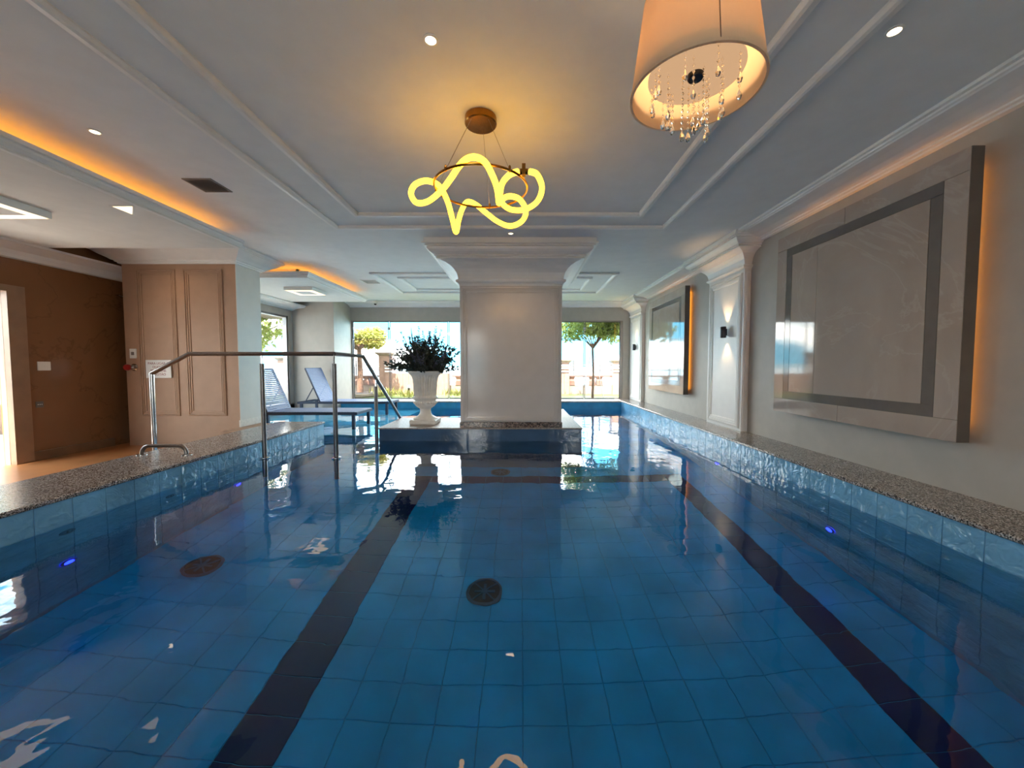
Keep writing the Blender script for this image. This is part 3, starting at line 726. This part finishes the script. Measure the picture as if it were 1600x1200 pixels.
def leaf(m, p, d, length, width, bend=.15):
    d = d.normalized(); s_ = d.cross(Vector((random.uniform(-1, 1), random.uniform(-1, 1), random.uniform(-1, 1)))).normalized(); n_ = d.cross(s_)
    a = p+d*length*.5+n_*length*bend
    m.add([p, a+s_*width*.5, p+d*length, a-s_*width*.5], [(0, 1, 2, 3)])
fb = thing('flower_arrangement', (ux, uy, uz+.80), 'dark leafy flower bush with violet sprigs filling the white urn', 'plant')
MB().lathe([(.0, .80), (.21, .80), (.2, .845), (.0, .86)], (ux, uy, uz), 24, False, False).build('soil', 'soil', fb)
m = MB(); ms_ = MB(); mv = MB()
base = Vector((ux, uy, uz+.83))
for i in range(150):
    a = random.uniform(0, 2*math.pi); el = random.betavariate(1.7, 1.3)*R(88)+R(4)
    L = random.uniform(.28, .58)*(.85 if el < R(35) else 1)
    d = Vector((math.cos(a)*math.cos(el), math.sin(a)*math.cos(el), math.sin(el)))
    s0 = base+Vector((d.x*.14, d.y*.14, 0)); e0 = s0+d*L
    ms_.tube([s0, s0+d*L*.5+Vector((0, 0, .02)), e0], [.005, .004, .002], 4)
    for j in range(24):
        t = random.uniform(.15, 1.05); q = s0+(e0-s0)*t
        dd = (d*.6+Vector((random.uniform(-1, 1), random.uniform(-1, 1), random.uniform(-.7, 1)))).normalized()
        leaf(m, q, dd, random.uniform(.045, .095), random.uniform(.024, .042))
tips = []
for i in range(44):
    a = random.uniform(0, 2*math.pi); el = R(random.uniform(25, 86)); L = random.uniform(.54, .74)*(.8 if el < R(45) else 1)
    d = Vector((math.cos(a)*math.cos(el), math.sin(a)*math.cos(el), math.sin(el)))
    s0 = base+Vector((d.x*.1, d.y*.1, .0)); e0 = s0+d*L
    ms_.tube([s0, e0], [.004, .002], 4)
    for j in range(34):
        t = random.uniform(.55, 1.08); q = s0+(e0-s0)*t
        leaf(mv, q, Vector((random.uniform(-1, 1), random.uniform(-1, 1), random.uniform(-1, 1))), random.uniform(.02, .04), random.uniform(.014, .026))
ms_.build('stems', 'leaf_dark', fb); tag(m.build('foliage', 'leaf_dark', fb), kind='stuff'); tag(mv.build('blossom_sprigs', 'leaf_violet', fb), kind='stuff')
for ox, oz, lx in ((-.14, .74, -.06), (-.09, .62, .0), (.20, .70, -.12), (.16, .52, .0), (.26, .50, .14)):
    p0 = base+Vector((ox-.0, -.05, .05)); p1 = base+Vector((ox+lx, -.08, oz))
    MB().tube([p0, p0.lerp(p1, .5), p0.lerp(p1, .85), p1], [.012, .017, .009, .001], 6).build('spike_leaf', 'leaf_violet', fb)

# ------------------------------------------------------------------ stainless handrail
hr = thing('pool_handrail', (-3.2, 4.73, 0), 'stainless steel handrail crossing the left pool edge and descending to the island', 'handrail')
rz = 1.30; ry = 4.73; rd = .026
MB().tube([(-4.54, ry, rz-.24), (-4.07, ry, rz), (-3.18, ry, rz), (-2.29, ry, rz)], rd, 12).build('top_rail', 'steel_brushed', hr)
MB().tube([(-2.29, ry, rz), (-2.23, 5.45, rz-.01), (-2.21, 7.15, .12), (-2.21, 7.6, -.2)], rd, 12).build('sloping_rail', 'steel_brushed', hr)
MB().tube([(-4.54, ry, FL), (-4.54, ry, rz-.24)], rd, 12).build('end_post', 'chrome', hr)
for x, y, z0, z1 in ((-3.18, ry, -.9, 1.18), (-2.29, ry, -.9, 1.18), (-2.235, 5.93, -.9, .84)):
    po = MB().tube([(x, y, z0), (x, y, z1)], .027, 12).build('post', 'steel_brushed', hr)
    MB().tube([(x, y, z1), (x, y, z1+.12)], .011, 8).build('rail_pin', 'chrome', po)
    if y < 5: MB().lathe([(.03, .0), (.056, .004), (.056, .012), (.03, .02)], (x, y, .006), 20).build('flange', 'chrome', po)
gh = thing('grab_handle', (-3.73, 3.99, CO), 'short curved stainless grab handle on the left granite coping', 'grab handle')
hp = [Vector((-3.97, 3.99, CO)), Vector((-3.96, 3.99, CO+.05)), Vector((-3.92, 3.99, CO+.088)), Vector((-3.85, 3.99, CO+.095)), Vector((-3.62, 3.99, CO+.095)), Vector((-3.55, 3.99, CO+.088)), Vector((-3.51, 3.99, CO+.05)), Vector((-3.50, 3.99, CO))]
MB().tube(spline(hp, 5), .019, 12).build('bar', 'steel_brushed', gh)
for x in (-3.97, -3.50): MB().lathe([(.045, 0), (.045, .006), (.03, .012), (.02, .014)], (x, 3.99, CO), 20).build('flange', 'chrome', gh)

# ------------------------------------------------------------------ sun loungers (foot toward +X, local origin at foot/near corner on the shelf)
def lounger(label):
    t = thing('sun_lounger', (0, 0, 0), label, 'sun lounger', 'strapped sun loungers on the tanning shelf')
    W = .74; L0 = 1.66; L1 = 2.2; H = .40; sec = .045
    m = MB()
    MB().box(-L1, 0, 0, sec, H-.05, H).build('side_rail', 'lounger_frame', t); MB().box(-L1, 0, W-sec, W, H-.05, H).build('side_rail', 'lounger_frame', t)
    MB().box(-sec, 0, sec, W-sec, H-.05, H).build('end_rail', 'lounger_frame', t); MB().box(-L1, -L1+sec, sec, W-sec, H-.05, H).build('end_rail', 'lounger_frame', t)
    MB().box(-L0-.02, -L0+.02, sec, W-sec, H-.05, H-.01).build('cross_rail', 'lounger_frame', t)
    for x in (-.10, -L1+.06):
        for y in (0, W-.05): MB().bbox(x, x+.055, y, y+.05, 0, H-.05, .004).build('leg', 'lounger_frame', t)
    n = 30; first = None; xs = [-.06-(L0-.1)*k/(n-1) for k in range(n)]
    for k in range(n):
        if first is None: first = MB().bbox(xs[0]-.02, xs[0]+.02, .012, W-.012, H-.002, H+.008, .003).build('seat_strap', 'lounger_strap', t)
        else:
            c = first.copy(); COL.objects.link(c); c.location = (xs[k]-xs[0], 0, 0)
    ang = R(67); BL = .86
    dv = Vector((-math.cos(ang), 0, math.sin(ang))); nv = Vector((math.sin(ang), 0, math.cos(ang)))
    hinge = Vector((-L0, 0, H))
    def bar(p, q, w):
        return MB().tube([p, q], w, 4)
    for y in (.025, W-.025):
        fixn(bar(hinge+Vector((0, y, 0)), hinge+Vector((0, y, 0))+dv*BL, .024).build('back_rail', 'lounger_frame', t))
    fixn(bar(hinge+dv*BL+Vector((0, .025, 0)), hinge+dv*BL+Vector((0, W-.025, 0)), .024).build('back_end_rail', 'lounger_frame', t))
    n = 22; f2 = None
    for k in range(n):
        s0 = BL*(k+.5)/n; a = hinge+dv*s0+nv*.012
        if f2 is None:
            mb = MB(); h = .0165
            mb.add([a+dv*(-h)+Vector((0, .01, 0)), a+dv*h+Vector((0, .01, 0)), a+dv*h+Vector((0, W-.01, 0)), a-dv*h+Vector((0, W-.01, 0)),
                    a+dv*(-h)+nv*.008+Vector((0, .01, 0)), a+dv*h+nv*.008+Vector((0, .01, 0)), a+dv*h+nv*.008+Vector((0, W-.01, 0)), a-dv*h+nv*.008+Vector((0, W-.01, 0))],
                   [(0, 1, 2, 3), (7, 6, 5, 4), (0, 4, 5, 1), (1, 5, 6, 2), (2, 6, 7, 3), (3, 7, 4, 0)])
            f2 = fixn(mb.build('back_strap', 'lounger_strap', t)); a0 = a
        else:
            c = f2.copy(); COL.objects.link(c); c.location = a-a0
    for y in (.09, W-.09):
        MB().tube([hinge+dv*.42+Vector((0, y, 0)), Vector((-L1+.14, y, H-.02))], .012, 8).build('prop_arm', 'lounger_frame', t)
    MB().tube([Vector((-L1+.14, .06, H-.02)), Vector((-L1+.14, W-.06, H-.02))], .012, 8).build('prop_bar', 'lounger_frame', t)
    return t
l1 = lounger('nearer blue-grey strap sun lounger behind the handrail posts')
l2 = copy_tree(l1); l2['label'] = 'farther blue-grey strap sun lounger against the beige wall'
l1.location = (-3.0, 7.02, -.10); l2.location = (-3.12, 9.12, -.10)

# ------------------------------------------------------------------ pool fittings
def drain(x, y, label, r_=.15):
    d = thing('floor_drain', (x, y, PD), label, 'drain', 'round pool floor drains')
    z = PD+.008
    fixn(MB().lathe([(r_, z), (r_, z+.014), (r_-.02, z+.02), (r_-.024, z+.012)], (x, y, 0), 40, False, False).build('rim', 'drain_grey', d))
    MB().lathe([(r_-.02, z+.006), (r_-.02, z+.01)], (x, y, 0), 32).build('backing', 'drain_dark', d)
    MB().lathe([(.02, z+.01), (.02, z+.018)], (x, y, 0), 16).build('hub', 'drain_grey', d)
    for i in range(8):
        a = math.pi*i/4; ww = .006 if i % 2 else .011; ll = (r_-.02) if i % 2 else .085
        c, s_ = math.cos(a), math.sin(a)
        m = MB().box(.015, ll, -ww, ww, z+.01, z+.017); m.v = [(x+vx*c-vy*s_, y+vx*s_+vy*c, vz) for vx, vy, vz in m.v]; m.build('spoke', 'drain_grey', d)
drain(-.297, 3.11, 'round spoked drain near the middle of the pool floor')
drain(-2.73, 3.22, 'dark round drain beside the left lane line')
drain(-.30, 5.62, 'distant round drain just beyond the cross line')
def poollight(x, y, z, nx, label):
    d = thing('pool_light', (x, y, z), label, 'pool light', 'small blue underwater lights')
    rot = Matrix.Rotation(R(90 if nx > 0 else -90), 4, 'Y')
    def put(m, nm, mat):
        m.v = [tuple(Vector((x, y, z))+rot @ Vector(v)) for v in m.v]; return fixn(m.build(nm, mat, d))
    put(MB().lathe([(.05, .008), (.052, .016), (.036, .022), (.032, .016)], (0, 0, 0), 24, False, False), 'rim', 'lens_blue_rim')
    put(MB().lathe([(.033, .012), (.033, .017)], (0, 0, 0), 20), 'lens', 'pool_led')
def refr_wall(u, v, xw):
    dxx = (u-813)/600; dyy = (600-v)/600
    r_ = Vector((dxx, math.cos(TH)+dyy*math.sin(TH), -math.sin(TH)+dyy*math.cos(TH))).normalized()
    p = r_*(-ZC/r_.z); h = math.hypot(r_.x, r_.y); s_ = h/1.333; cz = -math.sqrt(1-s_*s_)
    d = Vector((r_.x/1.333, r_.y/1.333, cz)); t = (xw-p.x)/d.x
    return p.y+d.y*t, d.z*t
for u, v, xw, lab in ((1300, 828, PX1, 'blue underwater light low on the near right pool wall'), (1121, 724, PX1, 'blue underwater light on the middle right pool wall'), (105, 878, PX0, 'bright blue underwater light on the near left pool wall'), (371, 757, PX0, 'blue underwater light on the far left pool wall')):
    y, z = refr_wall(u, v, xw); poollight(xw, y, max(z, PD+.1), 1 if xw < 0 else -1, lab)
def inlet(u, v, lab):
    y, z = refr_wall(u, v, PX0)
    d = thing('water_inlet', (PX0, y, z), lab, 'inlet', 'small wall inlets')
    rot = Matrix.Rotation(R(90), 4, 'Y')
    m = MB().lathe([(.05, .008), (.05, .013), (.03, .017), (.026, .01), (0, .01)], (0, 0, 0), 20, False, False); m.v = [tuple(Vector((PX0, y, z))+rot @ Vector(q)) for q in m.v]
    fixn(m.build('ring', 'drain_grey', d))
    m = MB().box(-.02, .02, -.004, .004, .010, .016); m.v = [tuple(Vector((PX0, y, z))+rot @ Vector(q)) for q in m.v]; m.build('nozzle', 'drain_dark', d)
inlet(103, 831, 'small dark water inlet just under the left waterline near the viewer')
inlet(265, 775, 'small dark water inlet under the left waterline farther away')

# ------------------------------------------------------------------ things on the left pillar and wall
sg = thing('notice_sign', (-5.63, 5.985, 1.1), 'small white notice with red lettering on the left pillar', 'sign')
zz0, zz1 = .965, 1.245; xx0, xx1 = -5.82, -5.43
MB().bbox(xx0, xx1, 5.972, 5.982, zz0, zz1, .002).build('plate', 'sign_white', sg)
def text(body, x, y, z, size, mat, parent):
    cu = bpy.data.curves.new('lettering', 'FONT'); cu.body = body; cu.size = size; cu.align_x = 'CENTER'; cu.align_y = 'CENTER'; cu.extrude = .0006
    o = bpy.data.objects.new('lettering', cu); COL.objects.link(o)
    dg = bpy.context.evaluated_depsgraph_get(); me = bpy.data.meshes.new_from_object(o.evaluated_get(dg)); bpy.data.objects.remove(o)
    me.materials.clear(); me.materials.append(MATS[mat])
    q = bpy.data.objects.new('lettering', me); COL.objects.link(q); q.parent = parent
    q.matrix_local = Matrix.Translation(Vector((x, y, z))-wloc(parent)) @ Matrix.Rotation(R(90), 4, 'X')
    return q
for k, s_ in enumerate(('PARA LIGAR A', 'DUCHA', 'PRESSIONE', 'O BOTÃO')):
    text(s_, (xx0+xx1)/2, 5.9712, zz1-.055-.057*k, .05, 'sign_red', sg)
kn = thing('shower_valve', (-6.05, 6.0, 1.13), 'chrome shower valve with red knob on the left pillar', 'shower valve')
rx = Matrix.Rotation(R(90), 4, 'X')
def lay(m, c): m.v = [tuple(Vector(c)+rx @ Vector(v)) for v in m.v]; return m
fixn(lay(MB().lathe([(.055, 0), (.055, .008), (.04, .016), (.03, .05), (.0, .055)], (0, 0, 0), 24, False, False), (-6.02, 6.0, 1.13)).build('escutcheon', 'chrome', kn))
fixn(lay(MB().lathe([(.02, .04), (.045, .05), (.05, .08), (.04, .10), (.0, .104)], (0, 0, 0), 20, False, False), (-6.08, 6.02, 1.13)).build('knob', 'red_knob', kn))
sw = thing('switch_plate', (-6.02, 5.99, 1.33), 'small upright white switch plate above the shower knob', 'switch')
MB().bbox(-6.075, -5.975, 5.986, 5.999, 1.27, 1.42, .004).build('plate', 'plastic_white', sw)
MB().bbox(-6.045, -6.005, 5.978, 5.987, 1.32, 1.37, .003).build('rocker', 'grille_grey', sw)
wp = thing('blank_plate', (-6.39, 5.16, 1.12), 'square white blank plate on the brown marble wall', 'wall plate')
MB().bbox(-6.398, -6.388, 5.09, 5.23, 1.09, 1.21, .003).build('plate', 'plastic_white', wp)
MB().lathe([(.004, 0), (.004, .002)], (-6.388, 5.16, 1.15), 10).build('screw', 'chrome', wp)
so = thing('wall_socket', (-6.39, 5.1, .64), 'small wall socket low on the brown marble wall', 'socket')
MB().bbox(-6.398, -6.39, 5.05, 5.13, .60, .68, .002).build('plate', 'panel_band', so)
for y in (5.07, 5.09, 5.11): MB().lathe([(.005, -.004), (.005, .004)], (-6.389, y, .64), 8).build('pin_hole', 'plastic_white', so)
sh = thing('wall_shower', (-6.4, 6.2, 2.25), 'thin bright shower arm sticking out by the left pillar', 'shower')
MB().tube([(-6.4, 6.4, 2.25), (-6.22, 5.96, 2.24), (-6.14, 5.94, 2.24)], .009, 8).build('arm', 'chrome', sh)
MB().lathe([(.03, 0), (.03, .012)], (-6.385, 6.4, 2.243), 16).build('flange', 'chrome', sh)

# ================================================================== OUTDOORS
struct('garden_lawn', B(-9, 9, 11.2, 14.4, -.1, .10), 'grass', 'bright green lawn outside the garden window', 'lawn')
struct('terrace_left', B(-14, -6.6, -3.5, 11.2, FL-.1, FL), 'terrace_white', 'white terrace floor outside the glass door', 'terrace')
struct('terrace_near', B(-14, 10, -14, -3.4, FL-.1, FL), 'terrace_white', 'pale terrace outside the lobby glazing', 'terrace')
struct('sea', B(-700, 700, -300, 1500, -6, -3), 'sea', 'pale sea stretching to the horizon', 'sea')
struct('garden_wall', B(-9, 9, 14.3, 14.5, -.1, .44), 'wall_out', 'low beige garden wall at the lawn edge', 'garden wall')
def gpillar(x0, x1, y0, zt, label, slats=True):
    g = thing('fence_pillar', ((x0+x1)/2, y0, .1), label, 'fence pillar', 'garden fence pillars')
    MB().box(x0, x1, y0, y0+.4, .1, zt-.12).build('shaft', 'fence_beige', g)
    fixn(MB().rectprof(x0, x1, y0, y0+.4, [(0, zt-.14), (.08, zt-.06), (.1, zt-.05), (.1, zt)], True, True).build('cap', 'wall_out', g))
gpillar(-5.25, -4.75, 14.25, 1.66, 'tall fence pillar with flared cap left of the urn')
gpillar(1.42, 1.82, 14.25, 1.40, 'fence pillar just right of the central pillar')
gpillar(3.42, 3.85, 14.25, 1.40, 'fence pillar at the right window edge')
gpillar(-9.0, -8.5, 14.25, 1.5, 'fence pillar far left in the garden')
def fence_panel(x0, x1, label, z1=.88):
    f = thing('garden_fence', ((x0+x1)/2, 14.2, .1), label, 'fence')
    n = max(2, int((x1-x0)/.2)); first = None; w = (x1-x0)/n
    for k in range(n):
        if first is None: first = MB().bbox(x0+.004, x0+w-.004, 14.2, 14.24, .1, z1, .004).build('board', 'fence_beige', f)
        else:
            c = first.copy(); COL.objects.link(c); c.location = (w*k, 0, 0)
    for k in range(3): MB().box(x0, x1, 14.17, 14.2, z1+.05+.11*k, z1+.10+.11*k).build('slat', 'fence_white', f)
fence_panel(-5.0, -2.6, 'pinkish board fence with white slats behind the urn')
fence_panel(1.42, 1.82, 'short white slatted fence piece right of the pillar'); fence_panel(3.42, 4.2, 'short white slatted fence piece at the right window edge')
def railing(x0, x1, posts, balusters, label):
    f = thing('garden_railing', ((x0+x1)/2, 14.4, .44), label, 'railing')
    MB().bbox(x0, x1, 14.34, 14.46, .74, .80, .01).build('handrail', 'wood_brown', f)
    for x in balusters: MB().rings([[(x-a, 14.4-a, z), (x+a, 14.4-a, z), (x+a, 14.4+a, z), (x-a, 14.4+a, z)] for a, z in ((.12, .44), (.11, .60), (.09, .66), (.12, .74))]).build('baluster', 'wood_brown', f)
    for x in posts: MB().tube([(x, 14.4, .8), (x, 14.4, 1.36)], .025, 8).build('post', 'post_dark', f)
    for z in (1.0, 1.18): MB().tube([(x0, 14.4, z), (x1, 14.4, z)], .014, 6).build('wire_rail', 'alu', f)
railing(1.82, 3.42, (2.0, 2.98), (1.92, 2.68, 2.95), 'brown balustrade with thin rails behind the slender tree')
railing(-8.5, -5.25, (-6.5, -6.15, -7.4), (-6.5, -6.1, -5.75, -5.5, -7.0, -7.5), 'brown balustrade with thin rails behind the round tree')
railing(-2.55, 1.42, (-2.0, -1.0, 0.2), (-2.3, -1.7, -1.1, -.5, .1, .7), 'brown balustrade with thin rails between urn and pillar')
pl = thing('planter', (-5.8, 13.3, .1), 'low white-rimmed raised planter under the round tree', 'planter')
MB().lathe([(.76, .10), (.8, .14), (.8, .22), (.72, .23)], (-5.6, 13.4, 0), 32).build('curb', 'wall_out', pl)
MB().lathe([(.71, .22), (.69, .24)], (-5.6, 13.4, 0), 32).build('soil', 'soil', pl)
for x, y, lab in ((-5.72, 12.5, 'dark bollard light in front of the round tree'), (-3.72, 12.8, 'dark bollard light behind the urn')):
    bo = thing('bollard_light', (x, y, .1), lab, 'bollard', 'short garden bollard lights')
    MB().lathe([(.04, .1), (.04, .42)], (x, y, 0), 14).build('post', 'plastic_black', bo); MB().lathe([(.05, .42), (.05, .5), (.03, .52)], (x, y, 0), 14).build('head', 'plastic_white', bo)
def grass_clump(x, y, r_, n, label):
    m = MB()
    for i in range(n):
        a = random.uniform(0, 6.28); q = Vector((x+random.gauss(0, r_), y+random.gauss(0, r_*.5), .12))
        leaf(m, q, Vector((random.uniform(-.5, .5), random.uniform(-.5, .5), 1)), random.uniform(.18, .36), .03)
    t = thing('ornamental_grass', (x, y, .1), label, 'grass', 'yellow ornamental grass tufts'); tag(m.build('blades', 'leaf_yellow', t), kind='stuff')
grass_clump(-4.5, 13.1, .28, 160, 'yellow ornamental grass right of the round tree'); grass_clump(-6.9, 13.0, .25, 120, 'yellow ornamental grass left of the round tree'); grass_clump(-2.2, 13.0, .22, 110, 'yellow ornamental grass right of the urn'); grass_clump(-3.5, 12.4, .2, 90, 'yellow ornamental grass hidden behind the urn stem')
def tree(x, y, z0, zt, r0, crown, n, leafm, lsize, label, cat='tree', blobs=9, stakes=False):
    t = thing('garden_tree', (x, y, z0), label, cat, 'garden trees')
    MB().tube([(x, y, z0), (x+.02, y, z0+(zt-z0)*.5), (x-.01, y, zt)], [r0, r0*.85, r0*.7], 10).build('trunk', 'bark', t)
    cx, cy2, cz, rx_, ry_, rz_ = crown; mb = MB(); m = MB()
    for i in range(blobs):
        a = random.uniform(0, 6.28); e = random.uniform(-.4, 1); rr_ = random.uniform(.4, .85)
        c = Vector((cx+rx_*rr_*math.cos(a), cy2+ry_*rr_*math.sin(a), cz+rz_*e*.7))
        mb.tube([(x, y, zt-.05), Vector((x, y, zt)).lerp(c, .5)+Vector((0, 0, .08)), c], [r0*.45, r0*.25, r0*.1], 6)
        for j in range(n//blobs):
            d = Vector((random.gauss(0, 1), random.gauss(0, 1), random.gauss(0, 1))).normalized()*random.uniform(.3, 1)**.5
            q = c+Vector((d.x*rx_*.48, d.y*ry_*.48, d.z*rz_*.5))
            leaf(m, q, Vector((random.uniform(-1, 1), random.uniform(-1, 1), random.uniform(-.9, .5))), lsize*random.uniform(.7, 1.3), lsize*.5)
    mb.build('branches', 'bark', t); tag(m.build('foliage', leafm, t), kind='stuff')
    if stakes:
        for a in (-1, 1): MB().tube([(x+a*.35, y, z0), (x+a*.05, y, zt-.1)], .01, 6).build('stake', 'alu', t)
tree(-5.6, 13.4, .2, 1.75, .11, (-5.75, 13.4, 2.05, .95, .8, .42), 3200, 'leaf_palm', .16, 'round yellow-green tree with thick trunk at the left window end', blobs=12)
tree(2.3, 12.2, .1, 1.75, .045, (2.35, 12.2, 2.45, 1.0, .8, .7), 3000, 'leaf_green', .15, 'slender staked tree with leafy crown at the right window end', blobs=14, stakes=True)
tree(-8.6, 11.6, -.1, 1.6, .14, (-8.3, 11.9, 1.95, 1.5, 1.4, .85), 3600, 'leaf_green', .17, 'leafy tree outside the tall side window', blobs=14)
tree(-11.3, 8.6, -.1, 1.5, .12, (-11.3, 8.6, 2.2, 1.3, 1.3, .9), 2600, 'leaf_green', .17, 'leafy tree on the terrace left of the side window', blobs=12)
struct('eave', B(-8.0, -6.7, 6.0, 11.6, 2.55, 2.75), 'wall_out', 'beige concrete eave over the side window', 'eave')
# terrace wall seen through the glass door
tw = thing('terrace_screen', (-9.6, 6.0, FL), 'white slatted screen outside the glass door', 'screen')
for k in range(7): MB().box(-9.62, -9.58, 2.0, 9.5, .55+.16*k, .65+.16*k).build('slat', 'fence_white', tw)
for y in (2.0, 4.5, 7.0, 9.5): MB().box(-9.66, -9.62, y-.04, y+.04, FL, 1.7).build('post', 'alu', tw)
MB().box(-9.75, -9.5, 2.0, 9.5, FL, .45).build('base_wall', 'wall_out', tw)
